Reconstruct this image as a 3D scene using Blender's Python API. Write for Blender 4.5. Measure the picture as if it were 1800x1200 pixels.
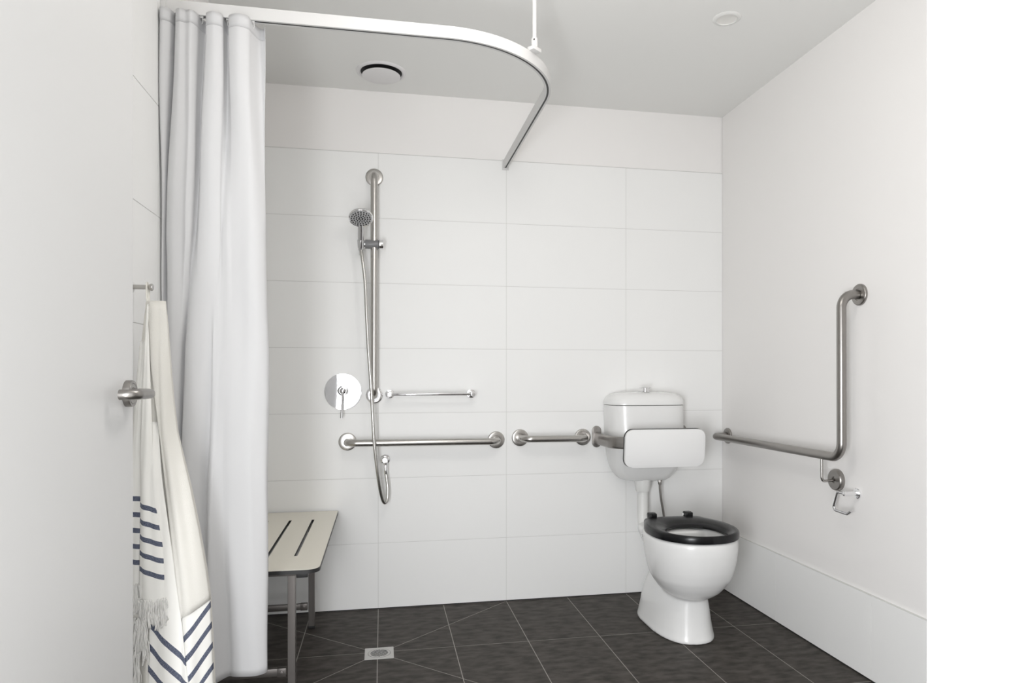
import bpy, bmesh, math, random
from mathutils import Vector, Matrix
PI = math.pi
random.seed(7)
for o in list(bpy.data.objects):
    bpy.data.objects.remove(o, do_unlink=True)
SC = bpy.context.scene
COL = SC.collection

# ------------------------------------------------------------------ camera
cam_d = bpy.data.cameras.new('camera')
cam = bpy.data.objects.new('camera', cam_d); COL.objects.link(cam)
cam.location = (-1.6959, -3.2231, 1.0691)
cam.rotation_euler = (PI / 2, 0, -0.1868)
cam_d.sensor_fit = 'HORIZONTAL'; cam_d.sensor_width = 36
cam_d.lens = 1206.22 / 1800 * 36
cam_d.shift_x = 0; cam_d.shift_y = (662.36 - 600) / 1800
cam_d.clip_start = 0.02
SC.camera = cam

# ------------------------------------------------------------------ world, lights, exposure
W = bpy.data.worlds.new('world'); SC.world = W; W.use_nodes = True
bg = W.node_tree.nodes['Background']
bg.inputs[0].default_value = (0.97, 0.985, 1.0, 1); bg.inputs[1].default_value = 0.85

def area(name, loc, target, sx, sy, power, color=(1, 1, 1)):
    l = bpy.data.lights.new(name, 'AREA'); l.shape = 'RECTANGLE'; l.size = sx; l.size_y = sy
    l.energy = power; l.color = color
    o = bpy.data.objects.new(name, l); COL.objects.link(o); o.location = loc
    o.rotation_euler = (Vector(target) - Vector(loc)).to_track_quat('-Z', 'Y').to_euler()
    return o
# unseen area lights in the hall, and an added fill below the bathroom ceiling
area('right_wall_fill', (-2.12, -3.30, 0.72), (0.0, -1.5, 0.4), 0.5, 1.0, 29, (0.96, 0.975, 1.0))  # low fill beside the camera, added to brighten the right wall
area('hall_area_light', (-1.7, -5.2, 1.9), (-1.6, -2.0, 1.3), 2.4, 1.8, 22, (0.98, 0.99, 1.0))  # broad soft light for the bright hall behind the camera
pl = bpy.data.lights.new('ceiling_fill', 'POINT'); pl.energy = 7.5; pl.shadow_soft_size = 0.14; pl.color = (1.0, 0.965, 0.935)  # fill added to lift the ceiling, no fitting behind it
po = bpy.data.objects.new('ceiling_fill', pl); COL.objects.link(po); po.location = (-1.25, -1.78, 2.14)

SC.view_settings.view_transform = 'Standard'; SC.view_settings.look = 'None'
SC.view_settings.gamma = 1; SC.view_settings.use_curve_mapping = False
SC.view_settings.exposure = 0.58

# ------------------------------------------------------------------ materials
def mat(name, col, rough=0.5, metal=0.0, coat=0.0, bump=None, spec=None, trans=0.0, vary=None, aniso=0.0):
    """bump = (scale, strength, stretch xyz); vary = (scale, colour2, stretch xyz)"""
    m = bpy.data.materials.new(name); m.use_nodes = True
    nt = m.node_tree; b = nt.nodes['Principled BSDF']
    b.inputs['Base Color'].default_value = (*col, 1)
    b.inputs['Roughness'].default_value = rough; b.inputs['Metallic'].default_value = metal
    b.inputs['Coat Weight'].default_value = coat; b.inputs['Coat Roughness'].default_value = 0.05
    if spec is not None: b.inputs['Specular IOR Level'].default_value = spec
    tc = nt.nodes.new('ShaderNodeTexCoord')
    def noise(scale, stretch, det=4):
        mp = nt.nodes.new('ShaderNodeMapping'); mp.inputs['Scale'].default_value = stretch
        nt.links.new(tc.outputs['Object'], mp.inputs['Vector'])
        n = nt.nodes.new('ShaderNodeTexNoise'); n.inputs['Scale'].default_value = scale; n.inputs['Detail'].default_value = det
        nt.links.new(mp.outputs[0], n.inputs['Vector']); return n
    if bump:
        n = noise(bump[0], bump[2] if len(bump) > 2 else (1, 1, 1))
        bp = nt.nodes.new('ShaderNodeBump'); bp.inputs['Strength'].default_value = bump[1]; bp.inputs['Distance'].default_value = 0.002
        nt.links.new(n.outputs[0], bp.inputs['Height']); nt.links.new(bp.outputs[0], b.inputs['Normal'])
    if vary:
        n = noise(vary[0], vary[2] if len(vary) > 2 else (1, 1, 1), 6)
        r = nt.nodes.new('ShaderNodeValToRGB')
        r.color_ramp.elements[0].position = 0.3; r.color_ramp.elements[0].color = (*col, 1)
        r.color_ramp.elements[1].position = 0.7; r.color_ramp.elements[1].color = (*vary[1], 1)
        nt.links.new(n.outputs[0], r.inputs[0]); nt.links.new(r.outputs[0], b.inputs['Base Color'])
    if trans:
        tr = nt.nodes.new('ShaderNodeBsdfTranslucent'); tr.inputs[0].default_value = (*col, 1)
        mx = nt.nodes.new('ShaderNodeMixShader'); mx.inputs[0].default_value = trans
        nt.links.new(b.outputs[0], mx.inputs[1]); nt.links.new(tr.outputs[0], mx.inputs[2])
        nt.links.new(mx.outputs[0], nt.nodes['Material Output'].inputs[0])
    return m
M = {}
M['tile'] = mat('white_wall_tile', (0.885, 0.885, 0.873), 0.42, spec=0.3)
M['wgrout'] = mat('pale_wall_grout', (0.68, 0.68, 0.66), 0.8)
M['paint'] = mat('warm_white_paint', (0.875, 0.86, 0.845), 0.65, bump=(300, 0.03))
M['ceil'] = mat('ceiling_paint', (0.86, 0.86, 0.84), 0.8)
M['ftile'] = mat('charcoal_floor_tile', (0.026, 0.0225, 0.0195), 0.55, spec=0.22, vary=(16, (0.084, 0.074, 0.066), (1, 2.2, 1)), bump=(160, 0.10, (1, 1.6, 1)))
M['fgrout'] = mat('grey_floor_grout', (0.34, 0.32, 0.295), 0.85)
M['dark'] = mat('black_sealant', (0.012, 0.012, 0.012), 0.6)
M['hallfloor'] = mat('hall_floor', (0.62, 0.60, 0.57), 0.5)
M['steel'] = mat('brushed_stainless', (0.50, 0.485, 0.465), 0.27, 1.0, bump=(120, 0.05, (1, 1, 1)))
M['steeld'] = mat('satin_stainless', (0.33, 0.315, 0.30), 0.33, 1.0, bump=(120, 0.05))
M['frame'] = mat('bench_frame_stainless', (0.20, 0.185, 0.175), 0.42, 0.85)
M['chrome'] = mat('polished_chrome', (0.88, 0.88, 0.89), 0.04, 1.0)
M['chrome2'] = mat('satin_chrome', (0.62, 0.62, 0.63), 0.12, 1.0)
M['hose'] = mat('metal_hose', (0.55, 0.54, 0.52), 0.22, 1.0)
M['greyp'] = mat('grey_plastic', (0.20, 0.20, 0.205), 0.35)
M['spray'] = mat('spray_face_grey', (0.50, 0.50, 0.505), 0.4)
M['rubber'] = mat('dark_rubber', (0.02, 0.02, 0.02), 0.5)
M['ceramic'] = mat('white_vitreous_china', (0.84, 0.84, 0.83), 0.27, coat=0.25)
M['black'] = mat('glossy_black_plastic', (0.006, 0.006, 0.007), 0.26, spec=0.32)
M['whitep'] = mat('white_plastic', (0.80, 0.80, 0.78), 0.3)
M['powder'] = mat('white_powder_coat', (0.68, 0.675, 0.665), 0.45)
M['pad'] = mat('white_backrest_pad', (0.87, 0.87, 0.865), 0.18)
M['lam'] = mat('cream_laminate', (0.76, 0.725, 0.63), 0.3)
M['door'] = mat('white_door_paint', (0.74, 0.74, 0.735), 0.38)
M['jamb'] = mat('white_gloss_jamb', (0.88, 0.875, 0.86), 0.35)
M['curtain'] = mat('white_curtain_fabric', (0.88, 0.88, 0.885), 0.7, trans=0.42, bump=(14, 0.15, (1, 1, 0.5)))
M['towel'] = mat('cream_towel_cloth', (0.93, 0.91, 0.85), 0.9, trans=0.12, bump=(700, 0.5))
M['fringe'] = mat('white_cotton_fringe', (0.94, 0.93, 0.90), 0.9, trans=0.15)
M['vent'] = mat('vent_plastic', (0.78, 0.77, 0.77), 0.4)
M['drain'] = mat('drain_cast_metal', (0.62, 0.61, 0.59), 0.42, 0.6)
M['lens'] = mat('frosted_lamp_lens', (0.80, 0.79, 0.76), 0.4)

def stripe_mat():
    m = bpy.data.materials.new('striped_towel_cloth'); m.use_nodes = True
    nt = m.node_tree; b = nt.nodes['Principled BSDF']; b.inputs['Roughness'].default_value = 0.9
    uv = nt.nodes.new('ShaderNodeTexCoord'); sp = nt.nodes.new('ShaderNodeSeparateXYZ')
    nt.links.new(uv.outputs['UV'], sp.inputs[0])
    def mth(op, a, bb=None):
        n = nt.nodes.new('ShaderNodeMath'); n.operation = op
        for i, v in enumerate((a, bb)):
            if v is None: continue
            if isinstance(v, (int, float)): n.inputs[i].default_value = v
            else: nt.links.new(v, n.inputs[i])
        return n.outputs[0]
    v = sp.outputs[1]
    fr = mth('FRACT', v); band = mth('LESS_THAN', fr, 0.31)
    on = mth('MULTIPLY', band, mth('MULTIPLY', mth('GREATER_THAN', v, 0.0), mth('LESS_THAN', v, 5.0)))
    n = nt.nodes.new('ShaderNodeTexNoise'); n.inputs['Scale'].default_value = 900
    nt.links.new(uv.outputs['Object'], n.inputs['Vector'])
    r = nt.nodes.new('ShaderNodeValToRGB')
    r.color_ramp.elements[0].position = 0.42; r.color_ramp.elements[0].color = (0.045, 0.055, 0.10, 1)
    r.color_ramp.elements[1].position = 0.62; r.color_ramp.elements[1].color = (0.20, 0.22, 0.28, 1)
    nt.links.new(n.outputs[0], r.inputs[0])
    mx = nt.nodes.new('ShaderNodeMixRGB'); mx.inputs[1].default_value = (0.93, 0.92, 0.88, 1)
    nt.links.new(on, mx.inputs[0]); nt.links.new(r.outputs[0], mx.inputs[2]); nt.links.new(mx.outputs[0], b.inputs['Base Color'])
    return m
M['stripe'] = stripe_mat()

# ------------------------------------------------------------------ mesh helpers
def link(name, bm, mats, parent=None, smooth=True, sharp=40, label=None):
    bmesh.ops.recalc_face_normals(bm, faces=bm.faces[:])
    me = bpy.data.meshes.new(name); bm.to_mesh(me); bm.free()
    if not isinstance(mats, (list, tuple)): mats = [mats]
    for m in mats: me.materials.append(m)
    if smooth:
        for p in me.polygons: p.use_smooth = True
        me.set_sharp_from_angle(angle=math.radians(sharp))
    o = bpy.data.objects.new(name, me); COL.objects.link(o)
    if parent: o.parent = parent; o.matrix_parent_inverse = Matrix.Translation(parent.location).inverted()
    if label: o['label'] = label
    return o
def thing(name, label, cat, loc, group=None):
    o = bpy.data.objects.new(name, None); COL.objects.link(o); o.location = loc
    o.empty_display_size = 0.05
    o['label'] = label; o['category'] = cat
    if group: o['group'] = group
    return o
def struct(o): o['kind'] = 'structure'; return o
def B(): return bmesh.new()
def box(bm, lo, hi, bev=0, seg=2, mi=0, rot=None, piv=None):
    t = bmesh.new(); r = bmesh.ops.create_cube(t, size=1)
    for v in t.verts:
        v.co = Vector([(lo[i] + hi[i]) / 2 + v.co[i] * (hi[i] - lo[i]) for i in range(3)])
    if bev: bmesh.ops.bevel(t, geom=t.edges[:], offset=bev, segments=seg, affect='EDGES', profile=0.5)
    if rot is not None:
        p = Vector(piv) if piv else Vector([(lo[i] + hi[i]) / 2 for i in range(3)])
        for v in t.verts: v.co = rot @ (v.co - p) + p
    merge(bm, t, mi)
def merge(bm, t, mi=0):
    vm = {v: bm.verts.new(v.co) for v in t.verts}
    for f in t.faces:
        try:
            nf = bm.faces.new([vm[v] for v in f.verts]); nf.material_index = mi if mi else f.material_index
        except ValueError: pass
    t.free()
def frame_of(ax):
    ax = Vector(ax).normalized(); a = Vector((0, 0, 1)) if abs(ax.z) < 0.9 else Vector((1, 0, 0))
    u = ax.cross(a).normalized(); return ax, u, ax.cross(u).normalized()
def lathe(bm, base, axis, prof, n=40, mi=0):
    """prof: list of (r, h) along the axis from base; ends closed when r = 0"""
    ax, u, w = frame_of(axis); base = Vector(base); rings = []
    for r, h in prof:
        if r < 1e-6: rings.append([bm.verts.new(base + ax * h)])
        else: rings.append([bm.verts.new(base + ax * h + (u * math.cos(2 * PI * k / n) + w * math.sin(2 * PI * k / n)) * r) for k in range(n)])
    for a, b in zip(rings, rings[1:]):
        for k in range(n):
            k2 = (k + 1) % n
            if len(a) == 1 and len(b) == 1: continue
            if len(a) == 1: f = [a[0], b[k], b[k2]]
            elif len(b) == 1: f = [a[k], b[0], a[k2]]
            else: f = [a[k], b[k], b[k2], a[k2]]
            bm.faces.new(f).material_index = mi
def cyl(bm, p, q, r, n=24, bev=0.0, mi=0):
    p = Vector(p); q = Vector(q); L = (q - p).length; bv = min(bev, r * .9, L * .45)
    pr = [(0, 0), (r - bv, 0)] + ([(r - bv * .3, bv * .3), (r, bv), (r, L - bv), (r - bv * .3, L - bv * .3)] if bv else [(r, 0), (r, L)]) + [(r - bv, L), (0, L)]
    lathe(bm, p, q - p, pr, n, mi)
def fillet(pts, rad, seg=10):
    pts = [Vector(p) for p in pts]; out = [pts[0]]
    for i in range(1, len(pts) - 1):
        r = rad[i - 1] if isinstance(rad, (list, tuple)) else rad
        a = (pts[i - 1] - pts[i]); b = (pts[i + 1] - pts[i]); an = a.normalized(); bn = b.normalized()
        th = an.angle(bn)
        if th > PI - 0.01 or r <= 0: out.append(pts[i]); continue
        d = r / math.tan(th / 2); d = min(d, a.length * .98, b.length * .98); rr = d * math.tan(th / 2)
        c = pts[i] + (an + bn).normalized() * (rr / math.sin(th / 2))
        s = pts[i] + an * d; e = pts[i] + bn * d; vs = s - c; ve = e - c; ang = vs.angle(ve)
        for k in range(seg + 1):
            t = k / seg
            out.append(c + (vs * math.sin((1 - t) * ang) + ve * math.sin(t * ang)) / math.sin(ang))
    out.append(pts[-1]); return out
def smooth_path(pts, n=12):
    pts = [Vector(p) for p in pts]; P = [2 * pts[0] - pts[1]] + pts + [2 * pts[-1] - pts[-2]]; out = []
    for i in range(1, len(P) - 2):
        for k in range(n):
            t = k / n
            out.append(0.5 * ((2 * P[i]) + (P[i + 1] - P[i - 1]) * t + (2 * P[i - 1] - 5 * P[i] + 4 * P[i + 1] - P[i + 2]) * t * t + (3 * P[i] - P[i - 1] - 3 * P[i + 1] + P[i + 2]) * t ** 3))
    out.append(pts[-1]); return out
def sweep(bm, path, prof, up=None, mi=0, cap=True):
    """prof: closed 2D outline (side, up)"""
    path = [Vector(p) for p in path]; n = len(path); rings = []; u = None
    for i in range(n):
        t = (path[min(i + 1, n - 1)] - path[max(i - 1, 0)]).normalized()
        if up is not None: s = t.cross(Vector(up)).normalized(); w = s.cross(t).normalized()
        else:
            if u is None: _, u, _ = frame_of(t)
            u = (u - t * u.dot(t)).normalized(); s = u; w = t.cross(u).normalized()
        rings.append([bm.verts.new(path[i] + s * a + w * b) for a, b in prof])
    m = len(prof)
    for a, b in zip(rings, rings[1:]):
        for k in range(m): bm.faces.new([a[k], a[(k + 1) % m], b[(k + 1) % m], b[k]]).material_index = mi
    if cap:
        bm.faces.new(rings[0][::-1]).material_index = mi; bm.faces.new(rings[-1]).material_index = mi
def circ(r, n=20, sx=1.0, sy=1.0): return [(r * sx * math.cos(2 * PI * k / n), r * sy * math.sin(2 * PI * k / n)) for k in range(n)]
def rrect(w, h, r, seg=4):
    o = []
    for cx, cy, a0 in ((w / 2 - r, h / 2 - r, 0), (-w / 2 + r, h / 2 - r, 90), (-w / 2 + r, -h / 2 + r, 180), (w / 2 - r, -h / 2 + r, 270)):
        for k in range(seg + 1):
            a = math.radians(a0 + 90 * k / seg); o.append((cx + r * math.cos(a), cy + r * math.sin(a)))
    return o
def tube(bm, path, r, n=20, mi=0): sweep(bm, path, circ(r, n), mi=mi)
def loft(bm, rings, mi=0, cap0=True, cap1=True):
    R = [[bm.verts.new(p) for p in r] for r in rings]; m = len(R[0])
    for a, b in zip(R, R[1:]):
        for k in range(m): bm.faces.new([a[k], a[(k + 1) % m], b[(k + 1) % m], b[k]]).material_index = mi
    if cap0: bm.faces.new(R[0][::-1]).material_index = mi
    if cap1: bm.faces.new(R[-1]).material_index = mi
def prism(bm, outline, axis_pt, mi=0, bev=0.0):
    """outline: list of 3D points, extruded by vector axis_pt"""
    t = bmesh.new(); a = [t.verts.new(p) for p in outline]; b = [t.verts.new(Vector(p) + Vector(axis_pt)) for p in outline]; m = len(a)
    for k in range(m): t.faces.new([a[k], a[(k + 1) % m], b[(k + 1) % m], b[k]])
    f1 = t.faces.new(a[::-1]); f2 = t.faces.new(b)
    if bev:
        es = list(f1.edges) + list(f2.edges); bmesh.ops.bevel(t, geom=es, offset=bev, segments=2, affect='EDGES', profile=0.5)
    merge(bm, t, mi)
def clip(poly, n, d):
    out = []
    for i in range(len(poly)):
        a, b = poly[i], poly[(i + 1) % len(poly)]; da = a[0] * n[0] + a[1] * n[1] - d; db = b[0] * n[0] + b[1] * n[1] - d
        if da >= 0: out.append(a)
        if (da > 0) != (db > 0) and abs(da - db) > 1e-12:
            t = da / (da - db); out.append((a[0] + (b[0] - a[0]) * t, a[1] + (b[1] - a[1]) * t))
    return out
def inset(poly, g):
    q = poly; m = len(poly); ar = sum(poly[i][0] * poly[(i + 1) % m][1] - poly[(i + 1) % m][0] * poly[i][1] for i in range(m))
    if ar < 0: poly = poly[::-1]; q = poly
    for i in range(m):
        a, b = poly[i], poly[(i + 1) % m]; ex, ey = b[0] - a[0], b[1] - a[1]; L = math.hypot(ex, ey)
        if L < 1e-6: continue
        n = (-ey / L, ex / L); q = clip(q, n, a[0] * n[0] + a[1] * n[1] + g)
        if len(q) < 3: return None
    return q
def tiles(bm, polys, place, g, depth, mi):
    """raised tiles: 2D polygons inset by g, placed by place(u, v, height)"""
    for p in polys:
        q = inset(p, g)
        if not q: continue
        t = [bm.verts.new(place(u, v, 0)) for u, v in q]; b = [bm.verts.new(place(u, v, -depth)) for u, v in q]; m = len(q)
        bm.faces.new(t).material_index = mi
        for k in range(m): bm.faces.new([t[k], b[k], b[(k + 1) % m], t[(k + 1) % m]]).material_index = mi

# ------------------------------------------------------------------ room shell
XL, YF, YO, HC = -2.29, -2.75, -2.87, 2.386
CX = [XL, -2.014, -1.714, -1.414, -1.114, -0.814, -0.514, -0.214, 0.0]
RY = [0.0, -0.505, -1.088, -1.683, -2.278, YO]
DC = (-1.708, -0.518)
polys = []
for i in range(len(CX) - 1):
    for j in range(len(RY) - 1):
        x0, x1, y1, y0 = CX[i], CX[i + 1], RY[j], RY[j + 1]
        cell = [[(x0, y0), (x1, y0), (x1, y1), (x0, y1)]]
        if x1 <= -1.113 and y0 >= -1.09:
            cx, cy = (x0 + x1) / 2 - DC[0], (y0 + y1) / 2 - DC[1]
            ex, ey = (-1.114 if cx > 0 else XL), (0.0 if cy > 0 else -1.088)
            dx, dy = ex - DC[0], ey - DC[1]; n = (-dy, dx); d = DC[0] * n[0] + DC[1] * n[1]
            cell = [clip(cell[0], n, d), clip(cell[0], (-n[0], -n[1]), -d)]
        polys += [c for c in cell if len(c) >= 3]
bm = B(); box(bm, (XL - .1, YO, -0.12), (0.1, 0.1, -0.00025), mi=1)
tiles(bm, polys, lambda u, v, h: (u, v, h), 0.0016, 0.00025, 0)
struct(link('floor', bm, [M['ftile'], M['fgrout']], smooth=False))

TOP = 2.1
def rects(us, vs): return [[(us[i], vs[j]), (us[i + 1], vs[j]), (us[i + 1], vs[j + 1]), (us[i], vs[j + 1])] for i in range(len(us) - 1) for j in range(len(vs) - 1)]
bm = B(); box(bm, (XL - .12, 0.0014, -0.12), (0.12, 0.14, TOP), mi=1); box(bm, (XL - .12, 0.004, TOP), (0.12, 0.14, HC + .1), mi=2)
tiles(bm, rects([XL, -1.714, -1.114, -0.514, 0.0], [0.004 + (TOP - .004) / 7 * k for k in range(8)]), lambda u, v, h: (u, -h, v), 0.0011, 0.0014, 0)
box(bm, (XL, 0.0006, 0), (0, 0.002, 0.0045), mi=3); box(bm, (XL, -0.0002, TOP - .0005), (0, 0.005, TOP + .0022), mi=1)
struct(link('wall_back', bm, [M['tile'], M['wgrout'], M['paint'], M['dark']], smooth=False))
bm = B(); box(bm, (XL - .12, YO, -0.12), (XL - 0.0014, 0.0, TOP), mi=1); box(bm, (XL - .12, YO, TOP), (XL - .004, 0.0, HC + .1), mi=2); box(bm, (XL - .005, YF, TOP - .0005), (XL + .0002, 0.0, TOP + .0022), mi=1)
tiles(bm, rects([-2.75, -2.43, -1.83, -1.23, -0.63, -0.03, 0.0], [0.004 + (TOP - .004) / 7 * k for k in range(8)]), lambda u, v, h: (XL + h, u, v), 0.0011, 0.0014, 0)
struct(link('wall_left', bm, [M['tile'], M['wgrout'], M['paint']], smooth=False))
bm = B(); box(bm, (0.0, YO, -0.12), (0.12, 0.0, HC + .1))
struct(link('wall_right', bm, [M['paint']], smooth=False))
# 300 mm tile skirting on the right wall
bm = B(); box(bm, (-0.0072, YF, 0.003), (0.0, 0.0, 0.3), mi=1)
tiles(bm, rects([YF, -2.283, -1.685, -1.088, -0.49, 0.0], [0.004, 0.3]), lambda u, v, h: (-0.0085 - h, u, v), 0.0011, 0.0014, 0)
box(bm, (-0.0076, YF, 0.3), (0, 0, 0.3022), mi=2); box(bm, (-0.008, YF, 0), (-0.001, 0, 0.0045), mi=3)
struct(link('baseboard_right', bm, [M['tile'], M['wgrout'], M['wgrout'], M['dark']], smooth=False))
bm = B(); box(bm, (XL - .12, YO, HC), (0.12, 0.14, HC + .12))
struct(link('ceiling', bm, [M['ceil']], smooth=False))
# front wall with the doorway
DX0, DX1, DH = -2.215, -1.269, 2.08
bm = B(); box(bm, (XL, YO, 0), (DX0, YF, HC)); box(bm, (DX1 + .012, YO, 0), (0, YF, HC)); box(bm, (DX0, YO, DH), (DX1 + .012, YF, HC))
struct(link('wall_front', bm, [M['paint']], smooth=False))
bm = B(); box(bm, (DX1, YO - .012, 0), (DX1 + .03, YF + .004, DH), bev=.001)
struct(link('trim_1', bm, [M['jamb']], smooth=False))
bm = B(); box(bm, (-4.6, -6.2, -0.12), (1.6, YO, -0.001)); struct(link('floor_hall', bm, [M['hallfloor']], smooth=False))

# door, open against the left wall
door = thing('door_1', '', '', (-2.2, -2.735, 0)); del door['label']; del door['category']; struct(door)
bm = B(); box(bm, (-2.198, -2.735, 0.012), (-2.16, -1.812, 2.05), bev=.0012)
link('door_leaf', bm, M['door'], door, smooth=False)
hy, hz = -1.845, 1.0385
bm = B(); lathe(bm, (-2.16, hy, hz), (1, 0, 0), [(0, 0), (.0246, 0), (.0246, .010), (.0238, .0115), (.0195, .0115), (.0190, .0105), (.0183, .0115), (.0118, .0115), (.0112, .0105), (.0107, .0115), (0, .0115)], 48)
dh = link('door_handle', bm, M['steeld'], door, label='brushed steel lever handle on a round rose')
bm = B(); tube(bm, fillet([(-2.150, hy, hz), (-2.116, hy, hz), (-2.116, hy - .090, hz), (-2.141, hy - .090, hz)], .018, 12), .0092, 24)
lv = link('lever', bm, M['steeld'], dh)
bm = B()
for z in (0.2, 1.1, 1.85): cyl(bm, (-2.155, -2.738, z), (-2.155, -2.738, z + .1), .006)
link('hinge', bm, M['steeld'], door)

# ------------------------------------------------------------------ ceiling fittings
v = thing('exhaust_vent', 'round white exhaust vent with a dark gap around its lowered disc, set in the ceiling', 'vent', (-1.70, -0.205, HC))
bm = B(); lathe(bm, (-1.70, -0.205, HC), (0, 0, -1), [(.088, -.012), (.088, .003), (.092, .007), (.096, .0075), (.104, .0045), (.107, .001), (.107, 0)], 64)
link('ring', bm, M['vent'], v)
bm = B(); lathe(bm, (-1.70, -0.205, HC + .001), (0, 0, -1), [(0, .002), (.0895, .002), (.0895, .0035), (0, .0036)], 48); cyl(bm, (-1.70, -0.205, HC - .014), (-1.70, -0.205, HC), .012)
link('throat', bm, M['dark'], v, label='black throat behind the disc')
bm = B(); lathe(bm, (-1.70, -0.205, HC), (0, 0, -1), [(0, .0145), (.074, .0145), (.0795, .016), (.0815, .0175), (.0815, .019), (.078, .0205), (0, .0212)], 64)
link('disc', bm, M['vent'], v)
d = thing('downlight', 'small recessed white ceiling downlight, unlit, above the toilet corner', 'light', (-0.452, -0.892, HC))
bm = B(); lathe(bm, (-0.452, -0.892, HC), (0, 0, -1), [(.036, -.004), (.038, .0055), (.046, .0045), (.0505, .001), (.0505, 0)], 48)
link('trim_ring', bm, M['whitep'], d)
bm = B(); lathe(bm, (-0.452, -0.892, HC), (0, 0, -1), [(0, .0005), (.030, .0008), (.037, .003), (.037, 0)], 48)
link('lens', bm, M['lens'], d)

# ------------------------------------------------------------------ curtain track
TX, TY, TR = -1.119, -1.198, 0.39
path = fillet([(XL + .001, TY, 2.0825), (TX, TY, 2.0825), (TX, -0.001, 2.0825)], TR, 40)
t = thing('curtain_track', 'white curved shower curtain track running from the left wall round to the back wall', 'curtain rail', (TX, TY, 2.0825))
bm = B(); w2, h2 = .0105, .0175
sweep(bm, path, [(-.0035, -h2), (-w2, -h2), (-w2, h2), (w2, h2), (w2, -h2), (.0035, -h2), (.0035, -h2 + .003), (w2 - .003, -h2 + .003), (w2 - .003, -h2 + .012), (-w2 + .003, -h2 + .012), (-w2 + .003, -h2 + .003), (-.0035, -h2 + .003)], up=(0, 0, 1))
link('track', bm, M['powder'], t, sharp=30)
bm = B(); sweep(bm, path, [(-.0034, -h2 + .0002), (.0034, -h2 + .0002), (.0034, -h2 + .004), (-.0034, -h2 + .004)], up=(0, 0, 1))  # dark strip put in for the shade of the open channel
link('slot_shade', bm, M['rubber'], t, label='black strip standing in for the shade inside the underside slot')
bm = B(); rx, ry = -1.222, -1.098
cyl(bm, (rx, ry, 2.125), (rx, ry, HC - .001), .0068, 24)
link('ceiling_rod', bm, M['powder'], t)
bm = B(); cyl(bm, (rx, ry, 2.112), (rx, ry, 2.142), .0105, 24, .002); box(bm, (rx - .02, ry - .013, 2.1), (rx + .02, ry + .013, 2.112), .002, rot=Matrix.Rotation(math.radians(40), 3, 'Z')); cyl(bm, (rx - .0035, ry - .013, 2.134), (rx - .003, ry - .009, 2.134), .0022, 12, mi=1)
link('rod_clamp', bm, [M['powder'], M['rubber']], t)
bm = B(); lathe(bm, (rx, ry, HC), (0, 0, -1), [(0, 0), (.024, 0), (.024, .003), (.018, .008), (.008, .010), (0, .010)], 32)
link('ceiling_flange', bm, M['powder'], t)
bm = B(); box(bm, (TX - .016, -.004, 2.055), (TX + .016, 0, 2.105), .001)
cyl(bm, (TX - .013, -.0065, 2.075), (TX - .013, -.004, 2.075), .003, 12); cyl(bm, (TX + .013, -.0065, 2.06), (TX + .013, -.004, 2.06), .003, 12)
link('wall_bracket', bm, M['powder'], t)
bm = B(); box(bm, (XL, TY - .013, 2.062), (XL + .014, TY + .013, 2.103), .001)
link('wall_bracket', bm, M['powder'], t)

# ------------------------------------------------------------------ shower curtain: rows of (distance from left wall, fold depth) from the top down
KX = 0.001484
def px(p): return -2.295 + (p - 280) * KX
rows = [
 (2.064, [(284, .02), (282, -.02), (290, -.045), (302, -.035), (308, -.005), (310, .02), (312, .0), (313, -.03), (322, -.045), (330, -.036), (340, -.043), (347, -.02), (350, .01), (355, .03), (361, .0), (364, -.03), (378, -.045), (392, -.03), (394, .0), (398, .03), (403, .01), (405, -.025), (422, -.045), (438, -.03), (442, .0), (450, .045), (460, .05), (463, .03)]),
 (1.45, [(286, .02), (285, .0), (287, -.03), (290, -.025), (292, .0), (293, .01), (294, .0), (295, -.03), (308, -.05), (324, -.036), (331, -.046), (338, -.03), (339, .01), (342, .02), (345, .0), (350, -.03), (370, -.046), (385, -.035), (388, -.024), (392, -.03), (400, -.036), (408, -.030), (422, -.036), (440, -.05), (452, -.04), (461, -.01), (464, .02), (463, .04)]),
 (1.15, [(284, .02), (283, .0), (285, -.02), (288, -.02), (292, .0), (293, .01), (295, .0), (298, -.03), (305, -.05), (314, -.04), (319, -.02), (322, .02), (325, .0), (328, -.03), (340, -.046), (358, -.040), (374, -.03), (378, -.042), (384, -.038), (392, -.036), (402, -.042), (412, -.044), (426, -.044), (440, -.05), (454, -.045), (467, -.015), (471, .02), (468, .04)]),
 (0.80, [(286, .02), (285, .0), (288, -.02), (292, -.02), (296, .0), (298, .01), (300, .0), (303, -.03), (308, -.045), (312, -.03), (315, .0), (317, .02), (319, -.02), (324, -.04), (336, -.046), (350, -.03), (364, .0), (368, -.035), (374, -.052), (380, -.048), (392, -.044), (406, -.052), (424, -.055), (441, -.055), (451, -.042), (468, -.016), (471, .02), (468, .04)]),
 (0.234, [(290, .02), (290, .0), (293, -.02), (298, -.02), (303, .0), (306, .01), (309, .0), (313, -.03), (319, -.045), (324, -.03), (328, .0), (331, .02), (334, -.02), (340, -.04), (348, -.045), (356, -.045), (364, -.06), (368, -.075), (376, -.06), (387, -.025), (399, .004), (408, -.002), (424, -.008), (442, -.010), (455, -.004), (466, .012), (467, .03), (465, .045)])]
def crv(vals, s):
    n = len(vals); i = min(int(s), n - 2); t = s - i
    p0, p1, p2, p3 = vals[max(i - 1, 0)], vals[i], vals[i + 1], vals[min(i + 2, n - 1)]
    f = lambda a, b, c, d: 0.5 * (2 * b + (c - a) * t + (2 * a - 5 * b + 4 * c - d) * t * t + (3 * b - a - 3 * c + d) * t ** 3)
    return f(p0[0], p1[0], p2[0], p3[0]), f(p0[1], p1[1], p2[1], p3[1])
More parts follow.
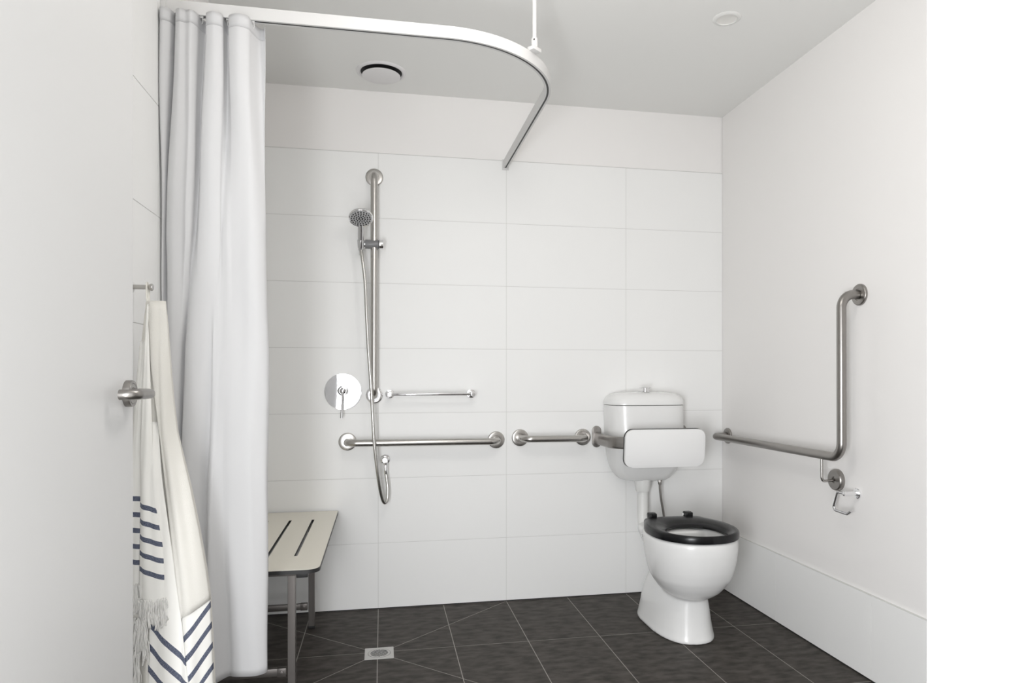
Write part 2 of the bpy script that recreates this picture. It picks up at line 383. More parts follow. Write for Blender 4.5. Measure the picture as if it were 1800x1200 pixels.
def curtain_pt(s, z):
    zs = [r[0] for r in rows]; k = 0
    while k < len(rows) - 2 and z < zs[k + 1]: k += 1
    t = (zs[k] - z) / (zs[k] - zs[k + 1]); t = max(0, min(1, t))
    def at(kk): return crv(rows[max(0, min(len(rows) - 1, kk))][1], s)
    a, b = at(k), at(k + 1)
    q = (a[0] * (1 - t) + b[0] * t, a[1] * (1 - t) + b[1] * t)
    return Vector((max(px(q[0]), XL + .004), -1.2 + q[1], z))
for k_, f_ in enumerate((.8, .5, .5, .6, .95)): rows[k_] = (rows[k_][0], [(a, b * f_) for a, b in rows[k_][1]])
NS, NZ = 216, 90
def curtain_sheet(z0, z1, nz, off=0.0):
    bm = B(); g = []
    for j in range(nz + 1):
        z = z0 + (z1 - z0) * j / nz; r = []
        for i in range(NS + 1):
            p = curtain_pt(27 * i / NS * .9999, z)
            wob = .0025 * math.sin(z * 9 + i * .05) * math.sin(z * 4.1 + i * .021)
            r.append(bm.verts.new((p.x + wob, p.y + wob - off, p.z)))
        g.append(r)
    for j in range(nz):
        for i in range(NS): bm.faces.new([g[j][i], g[j][i + 1], g[j + 1][i + 1], g[j + 1][i]])
    return bm
cu = thing('shower_curtain', 'white shower curtain bunched in folds on the track against the left wall', 'curtain', (-2.15, -1.2, 2.064))
o = link('fabric', curtain_sheet(2.064, 0.234, NZ), M['curtain'], cu, sharp=180)
o.modifiers.new('thick', 'SOLIDIFY').thickness = 0.0012
o = link('top_hem', curtain_sheet(2.0645, 2.030, 3, .0016), M['curtain'], cu, sharp=180)
o.modifiers.new('thick', 'SOLIDIFY').thickness = 0.0014
for p in (311, 352, 400, 443):
    bm = B(); x = px(p); tube(bm, smooth_path([(x, -1.198, 2.066), (x + .004, -1.198, 2.058), (x + .002, -1.192, 2.050), (x - .004, -1.19, 2.052), (x - .003, -1.196, 2.060)], 6), .0012, 8)
    box(bm, (x - .006, -1.201, 2.062), (x + .006, -1.195, 2.0655), .0008)
    link('hook', bm, M['whitep'], cu)

# ------------------------------------------------------------------ robe hook and towel
rh = thing('robe_hook', 'short round chrome robe hook on the left wall, holding up the striped towel', 'hook', (XL, -1.43, 1.286))
bm = B(); lathe(bm, (XL, -1.43, 1.286), (1, 0, 0), [(0, 0), (.014, 0), (.014, .003), (.012, .0045), (0, .0045)], 32)
link('wall_plate', bm, M['whitep'], rh)
bm = B(); lathe(bm, (XL, -1.43, 1.286), (1, 0, 0), [(0, .003), (.0055, .003), (.0055, .040), (.0085, .044), (.0085, .047), (.0075, .049), (0, .0495)], 32)
link('peg', bm, M['steel'], rh)
tw = thing('towel', 'cream cotton towel with navy stripes and white fringe hanging from the robe hook', 'towel', (-2.25, -1.45, 1.25))
def txx(p): return -2.279 + (p - 234) * 0.00128
def tz(y): return 1.069 - (y - 662) / 1206 * (1.648 - .052 * (max(0, y - 529) / 760) ** .8)
levels = [(529, 257, 291), (533, 256.5, 291), (545, 255, 292.5), (570, 252, 295), (610, 248, 298), (650, 245, 301), (700, 241, 305), (760, 236, 312), (810, 231, 324), (860, 229, 336), (930, 228, 350), (1000, 227, 362), (1060, 227, 370), (1130, 227, 374), (1200, 227, 377), (1290, 227, 380)]
def lev(y):
    for a, b in zip(levels, levels[1:]):
        if y <= b[0]:
            t = max(0, (y - a[0]) / (b[0] - a[0])); return a[1] + (b[1] - a[1]) * t, a[2] + (b[2] - a[2]) * t
    return levels[-1][1:]
rings = []
for k in range(70):
    y = 529 + (1290 - 529) * (k / 69) ** 1.15; l, r = lev(y); xl, xr = txx(l), txx(r); q = (y - 529) / 760
    ryy = .012 + .05 * q ** .8; n = 120; ring = []
    for i in range(n):
        a = 2 * PI * i / n; fold = 1 + (.16 * math.sin(7 * a + 1.0 + .8 * q) + .08 * math.sin(13 * a + 2)) * min(1, q * 3 + .1)
        x = (xl + xr) / 2 + (xr - xl) / 2 * math.cos(a) * (1 if abs(math.cos(a)) > .8 else 1)
        ring.append((max(x, XL + .003), -1.45 + ryy * math.sin(a) * fold, tz(y)))
    rings.append(ring)
bm = B(); loft(bm, rings)
link('cloth', bm, M['towel'], tw, sharp=60)
def towel_front(p, y):
    l, r = lev(y); q = (y - 529) / 760; u = max(-.999, min(.999, 2 * (p - l) / (r - l) - 1)); a = -math.acos(u)
    ryy = .012 + .05 * q ** .8; fold = 1 + (.16 * math.sin(7 * a + 1.0 + .8 * q) + .08 * math.sin(13 * a + 2)) * min(1, q * 3 + .1)
    return -1.45 + ryy * math.sin(a) * max(fold, .98)
def sheet(name, y0, y1, le, ri, v0, slope, off, pitch=27.7, nu=20, nv=40, mtl='stripe', curl=.004):
    """a hanging layer of cloth between edge functions le(y), ri(y); stripes slanted by slope"""
    bm = B(); uvl = bm.loops.layers.uv.new('UVMap'); g = []; uvs = {}
    for j in range(nv + 1):
        t = j / nv; r = []
        for i in range(nu + 1):
            s = i / nu; ya, yb = y0(s) if callable(y0) else y0, y1(s) if callable(y1) else y1
            y = ya + (yb - ya) * t; p = le(y) + (ri(y) - le(y)) * s
            d = off * min(1, .15 + t * 6) + curl * min(1, t * 6) * math.sin(PI * s) + .0015 * math.sin(s * 9 + y * .02)
            v = bm.verts.new((max(txx(p), XL + .0025), towel_front(p, y) - d, tz(y)))
            uvs[v] = (p / 100, (y - v0 - slope(p)) / pitch); r.append(v)
        g.append(r)
    for j in range(nv):
        for i in range(nu):
            f = bm.faces.new([g[j][i], g[j][i + 1], g[j + 1][i + 1], g[j + 1][i]])
            for l in f.loops: l[uvl].uv = uvs[l.vert]
    o = link(name, bm, M[mtl], tw, sharp=180); s = o.modifiers.new('thick', 'SOLIDIFY'); s.thickness = .0025; s.offset = 1
    return o
def ln(a, b): return lambda y: a[1] + (b[1] - a[1]) * (y - a[0]) / (b[0] - a[0])
# front flap with five stripes, and the narrow one behind its left edge
sheet('striped_flap', 536, lambda s: 1052 + 12 * s, lambda y: 259 + 3 * min(1, max(0, (840 - y) / 240)) , lambda y: 264 + (y - 536) * .055 if y < 860 else 281.8 + (y - 860) * .155, 878, lambda p: (p - 259) * .40, .010)
sheet('striped_flap', 600, lambda s: 1030 + 6 * s, lambda y: lev(y)[0] + .5, lambda y: 259.5, 869, lambda p: (p - 259) * .02, .004)
# folded lower panels, stripes meeting in a V
sheet('striped_panel', lambda s: 1080 - 26 * s, 1300, lambda y: 329, lambda y: lev(y)[1] - .8, 1122, lambda p: (331 - p) * 1.42, .002, pitch=40, nu=16)
sheet('striped_panel', 740, 1300, lambda y: 277 - max(0, 900 - y) * .06, lambda y: max(322 + (y - 1040) * .14, 300 - max(0, 900 - y) * .1), 1102, lambda p: (p - 284) * .95 - (338 - p) * (338 - p) * .004, .007, pitch=39, nu=18)
# overhanging plain layer with its hem
sheet('plain_layer', 532, lambda s: 1086 - 22 * s, lambda y: 262 + (y - 560) * .125 if y < 1040 else 322 + (y - 1040) * .14, lambda y: lev(y)[1] - .3, 0, lambda p: 99999, .005, mtl='towel')
def fringe(p0, p1, y0, y1, n, off, wild=1.0):
    bm = B()
    for k in range(n):
        p = p0 + (p1 - p0) * (k + random.random() * .8) / n; L = (y1 - y0) * random.uniform(.65, 1.1); dx = random.uniform(-5, 5) * wild; y = y0 + random.uniform(-4, 3); pts = []
        for i in range(5):
            tt = i / 4; pp = p + dx * tt * tt + random.uniform(-1, 1) * wild; yy = y + L * tt
            pts.append((max(txx(pp), XL + .003), towel_front(p, min(yy, 1280)) - off - random.uniform(0, .007) * wild, tz(yy)))
        tube(bm, smooth_path(pts, 3), random.uniform(.0010, .0022), 5)
    o = link('fringe', bm, M['fringe'], tw, sharp=180); o['kind'] = 'stuff'
fringe(257, 308, 1048, 1096, 70, .012); fringe(227, 262, 1024, 1082, 45, .007); fringe(227, 276, 1082, 1150, 80, .014, 1.4); fringe(227, 262, 1140, 1215, 60, .016, 1.4)
sheet('plain_layer', 1040, 1300, lambda y: lev(y)[0] + .5, lambda y: 277.5, 0, lambda p: 99999, .004, mtl='towel', nu=10)
bm = B(); sweep(bm, smooth_path([(-2.245, -1.452, 1.238), (-2.2505, -1.444, 1.262), (-2.2530, -1.436, 1.288), (-2.2535, -1.430, 1.2935), (-2.2525, -1.4235, 1.287), (-2.248, -1.436, 1.25), (-2.243, -1.444, 1.236)], 8), rrect(.0022, .0105, .0008, 2), up=(0, 1, .2))
link('hanging_loop', bm, M['towel'], tw)

# ------------------------------------------------------------------ flanges and rails
def flange(parent, c, ax, r=.0385, m='steel', th=.008, hole=.017):
    bm = B(); lathe(bm, c, ax, [(0, 0), (r, 0), (r, th * .55), (r - .002, th * .85), (r - .005, th), (hole + .004, th), (hole + .003, th * .8), (hole, th * .8), (0, th * .8)], 48)
    return link('flange', bm, M[m], parent)
def wall_rail(name, label, x0, x1, z0, z1, group=None):
    t = thing(name, label, 'grab rail', ((x0 + x1) / 2, 0, (z0 + z1) / 2), group)
    flange(t, (x0, 0, z0), (0, -1, 0), .0405); flange(t, (x1, 0, z1), (0, -1, 0), .0405)
    bm = B(); tube(bm, fillet([(x0, -.005, z0), (x0, -.082, z0), (x1, -.082, z1), (x1, -.005, z1)], .045, 14), .016, 28)
    link('rail', bm, M['steel'], t)
wall_rail('grab_rail', 'long horizontal stainless steel grab rail below the shower mixer on the back wall', -1.852, -1.164, .7735, .7705)
wall_rail('grab_rail', 'short horizontal stainless steel grab rail beside the toilet backrest bracket', -1.048, -.737, .7785, .7765)

t = thing('corner_grab_rail', 'L-shaped stainless steel grab rail with a tall upright on the right wall', 'grab rail', (0, -1.02, .778))
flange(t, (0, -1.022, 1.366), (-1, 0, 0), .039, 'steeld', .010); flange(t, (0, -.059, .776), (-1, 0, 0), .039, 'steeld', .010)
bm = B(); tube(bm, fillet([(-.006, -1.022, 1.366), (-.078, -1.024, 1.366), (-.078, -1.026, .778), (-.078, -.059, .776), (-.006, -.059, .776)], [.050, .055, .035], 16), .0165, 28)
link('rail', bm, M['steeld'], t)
flange(t, (0, -.898, .680), (-1, 0, 0), .041, 'steeld', .018, .008)
bm = B(); tube(bm, fillet([(-.078, -.912, .765), (-.078, -.912, .678), (-.012, -.898, .680)], .016, 8), .0052, 16)
link('support_rod', bm, M['steel'], t)

t = thing('toilet_paper_holder', 'empty bent chrome toilet paper holder on the right wall under the rail', 'paper holder', (0, -1.009, .6466))
bm = B(); lathe(bm, (0, -1.009, .6466), (-1, 0, 0), [(0, 0), (.019, 0), (.019, .005), (.0175, .0065), (0, .0065)], 32)
link('wall_plate', bm, M['chrome'], t)
bm = B(); lathe(bm, (0, -1.009, .6466), (-1, 0, 0), [(0, .004), (.0085, .004), (.0085, .052), (.0075, .058), (0, .060)], 28)
link('post', bm, M['chrome'], t)
bm = B(); tube(bm, fillet([(-.052, -1.009, .6466), (-.052, -.968, .6476), (-.052, -.942, .578), (-.052, -1.020, .5755), (-.052, -1.042, .590)], [.010, .012, .014], 8), .0050, 16)
link('arm', bm, M['chrome2'], t)

# chrome towel bar
t = thing('towel_bar', 'thin polished chrome towel bar on the back wall above the long grab rail', 'towel bar', (-1.47, 0, .99))
for x in (-1.662, -1.284):
    bm = B(); lathe(bm, (x, 0, .9905), (0, -1, 0), [(0, 0), (.0215, 0), (.0215, .004), (.0195, .0065), (.0115, .008), (.0100, .012), (.0100, .060), (.0115, .066), (.0115, .076), (.0095, .080), (0, .081)], 36)
    link('post', bm, M['chrome'], t)
bm = B(); cyl(bm, (-1.662, -.070, .9905), (-1.284, -.070, .9905), .0072, 24, .001)
link('bar', bm, M['chrome'], t)

# shower mixer
t = thing('shower_mixer', 'round polished chrome shower mixer with a pin lever on the back wall', 'mixer tap', (-1.872, 0, 1.0025))
bm = B(); lathe(bm, (-1.872, 0, 1.0025), (0, -1, 0), [(0, 0), (.0835, 0), (.0835, .003), (.082, .0045), (.040, .0065), (0, .007)], 72)
link('face_plate', bm, M['chrome'], t)
bm = B(); lathe(bm, (-1.872, 0, 1.0065), (0, -1, 0), [(0, .006), (.0235, .006), (.0235, .030), (.022, .033), (.0155, .034), (.0150, .0325), (0, .0325)], 48); lathe(bm, (-1.872, -.030, 1.0065), (0, -1, 0), [(.0145, 0), (.0145, .008), (.012, .013), (.006, .0155), (0, .016)], 32)
link('hub', bm, M['chrome2'], t)
bm = B(); p = smooth_path([(-1.872, -.044, 1.003), (-1.8725, -.052, .975), (-1.874, -.060, .935), (-1.875, -.068, .885)], 6)
n = len(p); rg = []
for i, q in enumerate(p):
    k = i / (n - 1); a = .0065 - .0030 * math.sin(PI * min(1, k * 1.1)) ; rg.append([(q.x + a * math.cos(2 * PI * j / 16), q.y + a * .8 * math.sin(2 * PI * j / 16), q.z) for j in range(16)])
loft(bm, rg); link('lever', bm, M['chrome2'], t)

# shower rail
SX = -1.732
t = thing('shower_rail', 'tall vertical stainless steel shower rail with a sliding handset holder', 'shower rail', (SX, 0, .986))
flange(t, (SX, 0, 1.987), (0, -1, 0), .040); flange(t, (SX, 0, .986), (0, -1, 0), .0385, 'chrome', .007)
bm = B(); tube(bm, fillet([(SX, -.005, 1.987), (SX, -.078, 1.987), (SX, -.078, .986), (SX, -.005, .986)], .034, 14), .0162, 28)
link('rail', bm, M['steel'], t)
zs = 1.664
bm = B(); cyl(bm, (SX - .040, -.080, zs), (SX + .020, -.080, zs), .0205, 32, .002)
sl = link('slider', bm, M['greyp'], t, label='grey plastic slider collar')
bm = B(); lathe(bm, (SX + .020, -.080, zs), (1, 0, 0), [(0, 0), (.019, 0), (.0245, .003), (.0245, .018), (.0235, .0205), (.020, .022), (0, .022)], 40)
o = link('knob', bm, M['chrome'], sl)
bm = B(); lathe(bm, (SX - .038, -.080, zs), (-1, 0, -.05), [(0, 0), (.0175, 0), (.0175, .010), (.014, .020), (0, .022)], 32)
hd0 = Vector((SX - .058, -.100, zs - .02)); hdir = Vector((.02, -.34, 1)).normalized()
lathe(bm, hd0, hdir, [(.010, 0), (.0135, .0), (.0160, .030), (.0160, .034), (.0125, .034), (.010, 0)], 32)
o = link('holder_cup', bm, M['chrome2'], sl)

# hand shower resting in the holder
t = thing('hand_shower', 'round chrome hand shower hanging in the slider on the vertical rail, with its hose', 'shower head', tuple(hd0))
bm = B(); L = .125; pts = []
for i in range(17):
    k = i / 16; c = hd0 + hdir * (k * L - .012) + Vector((0, -.012, 0)) * k * k; r = .0105 + .0030 * math.sin(k * PI * .8)
    pts.append([(c.x + r * math.cos(2 * PI * j / 20), c.y + r * math.sin(2 * PI * j / 20), c.z + 0.3 * r * math.sin(2 * PI * j / 20)) for j in range(20)])
loft(bm, pts); link('handle', bm, M['chrome2'], t)
hc = hd0 + hdir * (L + .004) + Vector((0, -.040, -.004)); fa = Vector((.03, -.52, -.85)).normalized()
bm = B(); lathe(bm, hc, fa, [(0, -.024), (.018, -.023), (.040, -.014), (.050, -.004), (.053, .004), (.0525, .009), (.050, .011), (.0475, .010)], 56)
hb = link('head', bm, M['chrome'], t)
bm = B(); lathe(bm, hc, fa, [(0, .0106), (.030, .0108), (.048, .0100), (.048, .006)], 56)
sf = link('spray_face', bm, M['spray'], t, label='grey spray face dotted with black nozzles')
bm = B(); ax, uu, ww = frame_of(fa)
for rr, cnt in ((.008, 6), (.0185, 11), (.029, 16), (.0395, 20)):
    for k in range(cnt):
        a = 2 * PI * k / cnt + rr * 40; c = hc + (uu * math.cos(a) + ww * math.sin(a)) * rr; cyl(bm, c + ax * .0095, c + ax * .0130, .0030, 10)
o = link('nozzles', bm, M['rubber'], sf); o['kind'] = 'stuff'
bm = B(); hp = smooth_path([tuple(hd0 - hdir * .004), (-1.784, -.108, 1.60), (-1.771, -.116, 1.49), (-1.765, -.122, 1.36), (-1.757, -.125, 1.20), (-1.747, -.126, 1.06), (-1.739, -.128, .92), (-1.731, -.128, .78), (-1.716, -.118, .64), (-1.702, -.098, .55), (-1.688, -.080, .504), (-1.674, -.066, .515), (-1.672, -.058, .57), (-1.681, -.052, .640)], 14)
tube(bm, hp, .0076, 14); link('hose', bm, M['hose'], t)
bm = B(); cyl(bm, hd0 - hdir * .034, hd0 - hdir * .001, .0098, 20, .002); link('hose_nut', bm, M['chrome'], t)
bm = B(); cyl(bm, (-1.6803, -.052, .628), (-1.6825, -.052, .672), .0098, 20, .002)
link('hose_nut', bm, M['chrome'], t)
t = thing('wall_outlet_elbow', 'small round chrome wall elbow feeding the shower hose', 'wall outlet', (-1.683, 0, .690))
bm = B(); lathe(bm, (-1.683, 0, .690), (0, -1, 0), [(0, 0), (.0235, 0), (.0235, .004), (.021, .007), (.012, .009), (.0115, .040), (.0135, .046), (.0135, .060), (.011, .064), (0, .065)], 36); cyl(bm, (-1.683, -.052, .690), (-1.683, -.052, .671), .0112, 20, .001)
link('elbow_body', bm, M['chrome'], t)

# ------------------------------------------------------------------ fold-down shower seat
t = thing('shower_bench', 'cream slotted shower bench seat on steel legs, partly behind the curtain', 'shower seat', (-2.09, -.5, 0))
ZS = .462; X0, X1, Y0, Y1 = -2.262, -1.893, -.974, -.012
bm = B()
# laminate board cut by rectangular slots: build as strips between the slots
slots = [-2.171, -2.078, -1.985]; sw = .0055; ya, yb = -.80, -.19
def board(bm, z0, z1, mi, grow=0.0):
    r = .038; out = []
    xs = [X0 - grow] + sum([[s - sw, s + sw] for s in slots], []) + [X1 + grow]
    for i in range(0, len(xs) - 1, 2):
        xa, xb = xs[i], xs[i + 1]
        if i == len(xs) - 2:
            ol = [(xa, Y0 - grow)]
            for k in range(9):
                a = -PI / 2 + PI / 2 * k / 8; ol.append((xb - r + r * math.cos(a), Y0 - grow + r + r * math.sin(a)))
            for k in range(5):
                a = PI / 2 * k / 4; ol.append((xb - .012 + .012 * math.cos(a), Y1 + grow - .012 + .012 * math.sin(a)))
            ol.append((xa, Y1 + grow))
        else: ol = [(xa, Y0 - grow), (xb, Y0 - grow), (xb, Y1 + grow), (xa, Y1 + grow)]
        prism(bm, [(x, y, z0) for x, y in ol], (0, 0, z1 - z0), mi)
    for s in slots:
        for a, b in ((Y0 - grow, ya), (yb, Y1 + grow)):
            prism(bm, [(s - sw, a, z0), (s + sw, a, z0), (s + sw, b, z0), (s - sw, b, z0)], (0, 0, z1 - z0), mi)
board(bm, ZS - .0012, ZS, 0)
st = link('bench_board', bm, [M['lam']], t, smooth=False)
bm = B(); board(bm, ZS - .0135, ZS - .0012, 0, .0006)
o = link('board_edge', bm, [M['rubber']], st, smooth=False, label='black core edge of the board')
for y in (-.842, -.19):
    bm = B(); box(bm, (-2.004, y - .0125, .006), (-1.979, y + .0125, ZS - .014), .0012); cyl(bm, (-1.9915, y - .0145, .425), (-1.9915, y - .0125, .425), .0065, 16, .001); box(bm, (-2.006, y - .0140, .412), (-1.977, y + .0140, .4132), 0)
    lg = link('leg', bm, M['frame'], t, smooth=False)
    bm = B(); box(bm, (-2.0055, y - .014, 0), (-1.9775, y + .014, .012), .001)
    o = link('foot', bm, M['rubber'], lg)
    bm = B(); box(bm, (-2.275, y - .030, .088), (-2.012, y - .0145, .113), .0012); box(bm, (-2.034, y - .0325, .0865), (-2.006, y - .012, .1145), .001); cyl(bm, (-2.020, y - .036, .1005), (-2.020, y - .0325, .1005), .0068, 16, .001)
    link('stretcher', bm, M['frame'], t)
for y in (-.90, -.13):
    bm = B(); box(bm, (-2.235, y - .02, ZS - .033), (-1.955, y + .02, ZS - .0135), .001); link('cross_bearer', bm, M['frame'], t)
for y in (-.93, -.05):
    bm = B(); box(bm, (-1.966, y - .015, ZS - .034), (-1.930, y + .015, ZS - .0135), .002); link('bumper', bm, M['rubber'], t)
bm = B(); box(bm, (XL, -.95, ZS - .05), (XL + .028, -.04, ZS - .0136), .001); link('wall_rail', bm, M['frame'], t)
for y in (-.842, -.19):
    bm = B(); box(bm, (XL, y - .045, .07), (XL + .006, y + .02, .13), .001); box(bm, (XL + .004, y - .034, .085), (XL + .03, y - .0105, .116), .001)
    link('wall_bracket', bm, M['frame'], t)

# ------------------------------------------------------------------ floor drain
t = thing('floor_drain', 'square metal floor drain with a round slotted grate', 'drain', (-1.7075, -.519, 0))
dx, dy, dz = -1.7075, -.519, .0016
bm = B(); N = 64; sq = []; h = .055
for z in (0,):
    ci = [bm.verts.new((dx + .0435 * math.cos(2 * PI * k / N), dy + .0435 * math.sin(2 * PI * k / N), dz)) for k in range(N)]
    def sqp(k):
        a = 2 * PI * k / N; c, s = math.cos(a), math.sin(a); f = h / max(abs(c), abs(s)); return (dx + c * f, dy + s * f)
    so = [bm.verts.new((*sqp(k), dz)) for k in range(N)]; sb = [bm.verts.new((*sqp(k), -.001)) for k in range(N)]; cb = [bm.verts.new((v.co.x, v.co.y, -.001)) for v in ci]
    for k in range(N):
        k2 = (k + 1) % N; bm.faces.new([ci[k], so[k], so[k2], ci[k2]]); bm.faces.new([so[k], sb[k], sb[k2], so[k2]]); bm.faces.new([ci[k], ci[k2], cb[k2], cb[k]])
link('frame', bm, M['drain'], t, sharp=30)
bm = B(); cyl(bm, (dx, dy, -.0005), (dx, dy, .0004), .0434, 48); link('well', bm, M['dark'], t)
bm = B(); ang = math.radians(-45 - 0); ca, sa = math.cos(ang), math.sin(ang); R0 = .042; Ri = .0335; pitch = .0086; bw = .0030
def rot2(u, v, z): return (dx + u * ca - v * sa, dy + u * sa + v * ca, z)
ro = [bm.verts.new(rot2(R0 * math.cos(2 * PI * k / N), R0 * math.sin(2 * PI * k / N), dz)) for k in range(N)]
ri = [bm.verts.new(rot2(Ri * math.cos(2 * PI * k / N), Ri * math.sin(2 * PI * k / N), dz)) for k in range(N)]
for k in range(N): bm.faces.new([ro[k], ro[(k + 1) % N], ri[(k + 1) % N], ri[k]])
for i in range(-3, 4):
    c = i * pitch; hw = bw / 2
    if abs(c) + hw >= Ri: continue
    x1 = math.sqrt(Ri ** 2 - (abs(c)) ** 2) + .0008
    prism(bm, [rot2(-x1, c - hw, 0.0005), rot2(x1, c - hw, 0.0005), rot2(x1, c + hw, 0.0005), rot2(-x1, c + hw, 0.0005)], (0, 0, dz - .0005))
link('grate', bm, M['drain'], t, sharp=30)

# ------------------------------------------------------------------ toilet
TXC = -.455
t = thing('toilet', 'white ceramic toilet pan with a thick black open seat, standing on the dark floor', 'toilet', (TXC, -.5, 0))
def egg(z, yf, yb, hw, ym=None, nf=2.2, nb=2.4, n=64, xc=TXC):
    ym = (yf + yb) / 2 if ym is None else ym; out = []
    for k in range(n):
        a = 2 * PI * k / n; c, s = math.cos(a), math.sin(a); e = nb if s > 0 else nf
        x = hw * math.copysign(abs(c) ** (2 / e), c); d = (yb - ym) if s > 0 else (ym - yf)
        out.append((xc + x, ym + d * math.copysign(abs(s) ** (2 / e), s), z))
    return out
bm = B()
loft(bm, [egg(.168, -.640, -.520, .040), egg(.175, -.668, -.490, .072), egg(.187, -.692, -.468, .094), egg(.206, -.718, -.448, .118), egg(.232, -.741, -.430, .138), egg(.26, -.760, -.415, .155), egg(.30, -.777, -.400, .166), egg(.34, -.788, -.392, .1735), egg(.38, -.795, -.385, .177), egg(.415, -.797, -.375, .178), egg(.426, -.795, -.372, .176), egg(.430, -.790, -.37, .171),
    egg(.430, -.770, -.49, .128), egg(.425, -.764, -.50, .120), egg(.39, -.770, -.49, .124), egg(.35, -.755, -.50, .118), egg(.30, -.72, -.52, .095), egg(.25, -.67, -.53, .06), egg(.235, -.64, -.55, .035)])
# pedestal and rear neck
loft(bm, [egg(0, -.677, -.225, .128, -.42, 2.5, 3), egg(.012, -.677, -.225, .128, -.42, 2.5, 3), egg(.02, -.672, -.228, .124, -.42, 2.5, 3), egg(.07, -.663, -.24, .115, -.42, 2.5, 3), egg(.13, -.655, -.255, .107, -.42, 2.5, 3), egg(.18, -.650, -.275, .098, -.42, 2.4, 2.6), egg(.21, -.64, -.29, .088, -.42, 2.3, 2.3), egg(.232, -.62, -.31, .075, -.42), egg(.245, -.59, -.33, .055, -.42)])
loft(bm, [egg(.20, -.50, -.31, .060, nf=2.5, nb=3), egg(.26, -.50, -.31, .078, nf=2.5, nb=3), egg(.32, -.52, -.315, .104, nf=2.5, nb=3), egg(.37, -.54, -.32, .135, nf=2.5, nb=3), egg(.41, -.55, -.32, .152, nf=2.5, nb=3), egg(.424, -.55, -.322, .150, nf=2.5, nb=3), egg(.4285, -.488, -.328, .142, nf=2.5, nb=3)])
pan = link('pan', bm, M['ceramic'], t, sharp=180)
m_ = pan.modifiers.new('fuse', 'REMESH'); m_.mode = 'VOXEL'; m_.voxel_size = .0042; m_.use_smooth_shade = True
m_ = pan.modifiers.new('soft', 'SMOOTH'); m_.factor = .8; m_.iterations = 22
bm = B(); lathe(bm, (TXC - .147, -.452, .395), (-1, 0, 0), [(0, -.004), (.008, -.004), (.008, .0045), (.006, .0065), (.0035, .0065), (.0025, .005), (0, .005)], 24)
link('fixing_cap', bm, M['chrome'], t)
# seat ring
half = [(-.386, .0), (-.386, .085), (-.388, .105), (-.405, .126), (-.44, .138), (-.49, .160), (-.54, .1755), (-.59, .180), (-.64, .178), (-.69, .165), (-.735, .138), (-.77, .100), (-.793, .053), (-.800, .0)]
pth = smooth_path([(x, y, 0) for y, x in half], 8)
outl = [(q.x, q.y) for q in pth] + [(-q.x, q.y) for q in pth[-2:0:-1]]
cyI = -.648; n = len(outl); rings = [[] for _ in range(11)]
for x, y in outl:
    a = math.atan2((y + .61) / 1.0, x); ix, iy = .112 * math.copysign(abs(math.cos(a)) ** .9, math.cos(a)), cyI + .128 * math.copysign(abs(math.sin(a)) ** .9, math.sin(a))
    for k, (f, z) in enumerate([(.02, .431), (.0, .436), (.0, .447), (.04, .455), (.14, .4605), (.32, .461), (.60, .457), (.86, .4505), (.97, .445), (1.0, .439), (.97, .433)]):
        rings[k].append((TXC + x * (1 - f) + ix * f, y * (1 - f) + iy * f, z))
bm = B(); R = [[bm.verts.new(p) for p in r] for r in rings]
for i in range(len(R)):
    a, b = R[i], R[(i + 1) % len(R)]
    for k in range(n): bm.faces.new([a[k], a[(k + 1) % n], b[(k + 1) % n], b[k]])
seat = link('seat', bm, M['black'], t, sharp=60, label='glossy black seat ring')
for s in (-1, 1):
    bm = B(); x = TXC + s * .0835; box(bm, (x - .0165, -.412, .448), (x + .0165, -.372, .476), .005, 3); cyl(bm, (x - .018, -.386, .466), (x + .018, -.386, .466), .010, 20, .002)
    o = link('hinge', bm, M['black'], seat)
    bm = B(); cyl(bm, (x - s * .020 - .003, -.386, .462), (x - s * .020 + .003, -.386, .462), .0085, 20, .001); cyl(bm, (x, -.384, .428), (x, -.384, .452), .010, 20, .001)
    o = link('hinge_pin', bm, M['chrome'], seat)

# ------------------------------------------------------------------ cistern
c = thing('toilet_cistern', 'white ceramic wall cistern with a chrome push button behind the backrest', 'cistern', (TXC, 0, .585))
def dshape(z, hw, dep, n=4.0, m=48, back=-.006):
    return [(TXC + .0125 + hw * math.copysign(abs(math.cos(PI * k / m)) ** (2 / n), math.cos(PI * k / m)), back - dep * abs(math.sin(PI * k / m)) ** (2 / n), z) for k in range(m + 1)]
bm = B()
loft(bm, [dshape(.571, .100, .100), dshape(.574, .112, .114), dshape(.583, .124, .126), dshape(.600, .140, .138), dshape(.625, .156, .152), dshape(.65, .165, .160), dshape(.69, .175, .167), dshape(.74, .182, .172), dshape(.79, .185, .174), dshape(.82, .1865, .171), dshape(.86, .187, .166), dshape(.93, .188, .163), dshape(.9325, .188, .163), dshape(.934, .185, .160)])
link('tank', bm, M['ceramic'], c, sharp=50)
bm = B()
loft(bm, [dshape(.9355, .185, .160), dshape(.937, .190, .165), dshape(.945, .190, .165), dshape(.956, .188, .163), dshape(.967, .183, .158), dshape(.978, .173, .149), dshape(.987, .158, .136), dshape(.993, .136, .115, 3.4), dshape(.9965, .10, .085, 3), dshape(.998, .04, .05, 2.5)])
link('lid', bm, M['ceramic'], c, sharp=50)
bm = B(); lathe(bm, (TXC + .012, -.075, .997), (0, 0, 1), [(0, 0), (.0235, 0), (.0235, .003), (.018, .004), (.0165, .005), (.0165, .017), (.031, .0175), (.0325, .0195), (.031, .022), (0, .0235)], 40)
link('flush_button', bm, M['chrome'], c, label='mushroom-shaped chrome button')
bm = B(); lathe(bm, (TXC - .006, -.085, .585), (0, 0, -1), [(0, -.004), (.038, -.004), (.038, .030), (.033, .062), (.031, .066), (.0295, .0665)], 36)
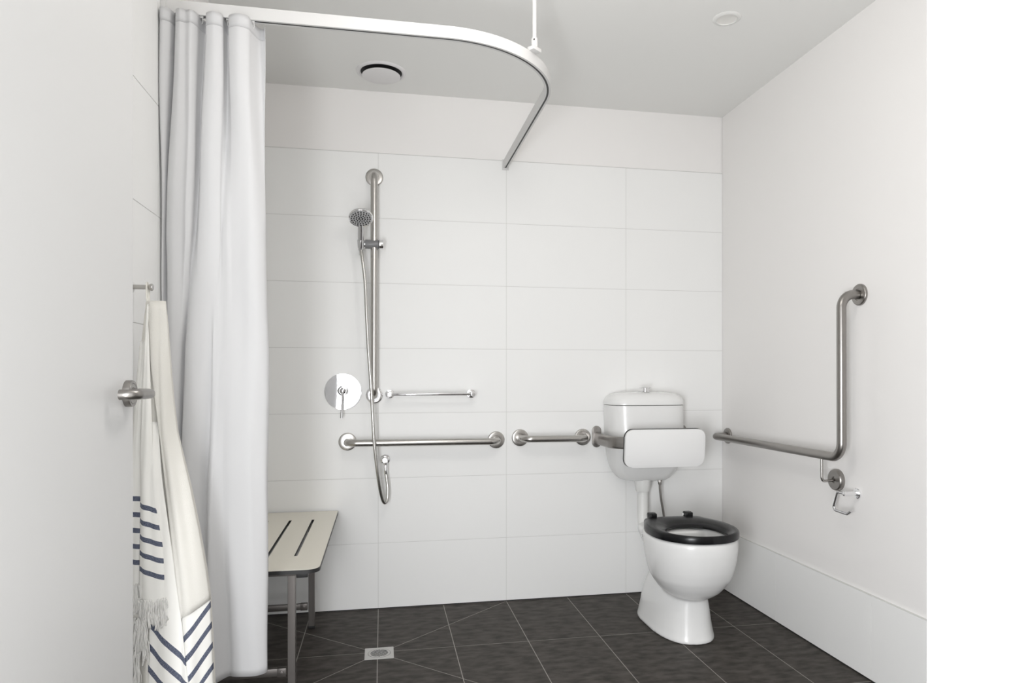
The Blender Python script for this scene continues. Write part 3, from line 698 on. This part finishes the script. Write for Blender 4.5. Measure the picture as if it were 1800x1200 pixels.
tube(bm, fillet([(TXC - .006, -.085, .53), (TXC - .006, -.085, .335), (TXC - .006, -.33, .325)], .075, 14), .0255, 28)
link('flush_pipe', bm, M['whitep'], c)
bm = B(); cyl(bm, (TXC + .082, -.085, .590), (TXC + .082, -.085, .562), .0105, 6); cyl(bm, (TXC + .082, -.085, .57), (TXC + .082, -.085, .548), .0085, 16, .001)
tube(bm, smooth_path([(TXC + .082, -.085, .555), (TXC + .084, -.084, .52), (TXC + .092, -.080, .47), (TXC + .108, -.070, .40), (TXC + .125, -.055, .31), (TXC + .128, -.03, .26), (TXC + .128, -.004, .25)], 8), .0058, 12)
link('inlet_hose', bm, M['steeld'], c, label='thin braided metal water hose')

# ------------------------------------------------------------------ backrest
b = thing('padded_backrest', 'white padded toilet backrest panel held on steel arms in front of the cistern', 'backrest', (TXC, -.28, .75))
rt = Matrix.Rotation(math.radians(6), 3, 'X'); pc = Vector((-.4395, -.300, .7475))
def panel(bm, w, h, y0, y1, r, bev):
    t2 = bmesh.new(); prism(t2, [(px_, y0, pz_) for px_, pz_ in rrect(w, h, r, 8)], (0, y1 - y0, 0), bev=bev)
    for v in t2.verts: v.co = rt @ v.co + pc
    merge(bm, t2)
bm = B(); panel(bm, .381, .172, -.010, .008, .036, .0035); link('pad', bm, M['pad'], b, sharp=35)
bm = B(); panel(bm, .384, .175, .0082, .016, .0375, .001); link('backing', bm, M['rubber'], b, sharp=35, label='dark backing board')
for s in (-1, 1):
    x = TXC + .016 + s * .217 if s > 0 else -.667
    bm = B(); prism(bm, [(x + u, -.0005, .778 + w_) for u, w_ in rrect(.046, .104, .0228, 8)], (0, -.008, 0), bev=.0015)
    link('wall_plate', bm, M['steeld'], b, sharp=35)
    z = .770; inner = x - s * .055
    pth = fillet([(x, -.004, z), (x, -.225, z), (x - s * .06, -.272, z), (x - s * .20, -.272, z)], [.07, .05], 10)
    bm = B(); sweep(bm, pth, rrect(.020, .056, .008, 5), up=(0, 0, 1)); link('arm', bm, M['steeld'], b, sharp=35)
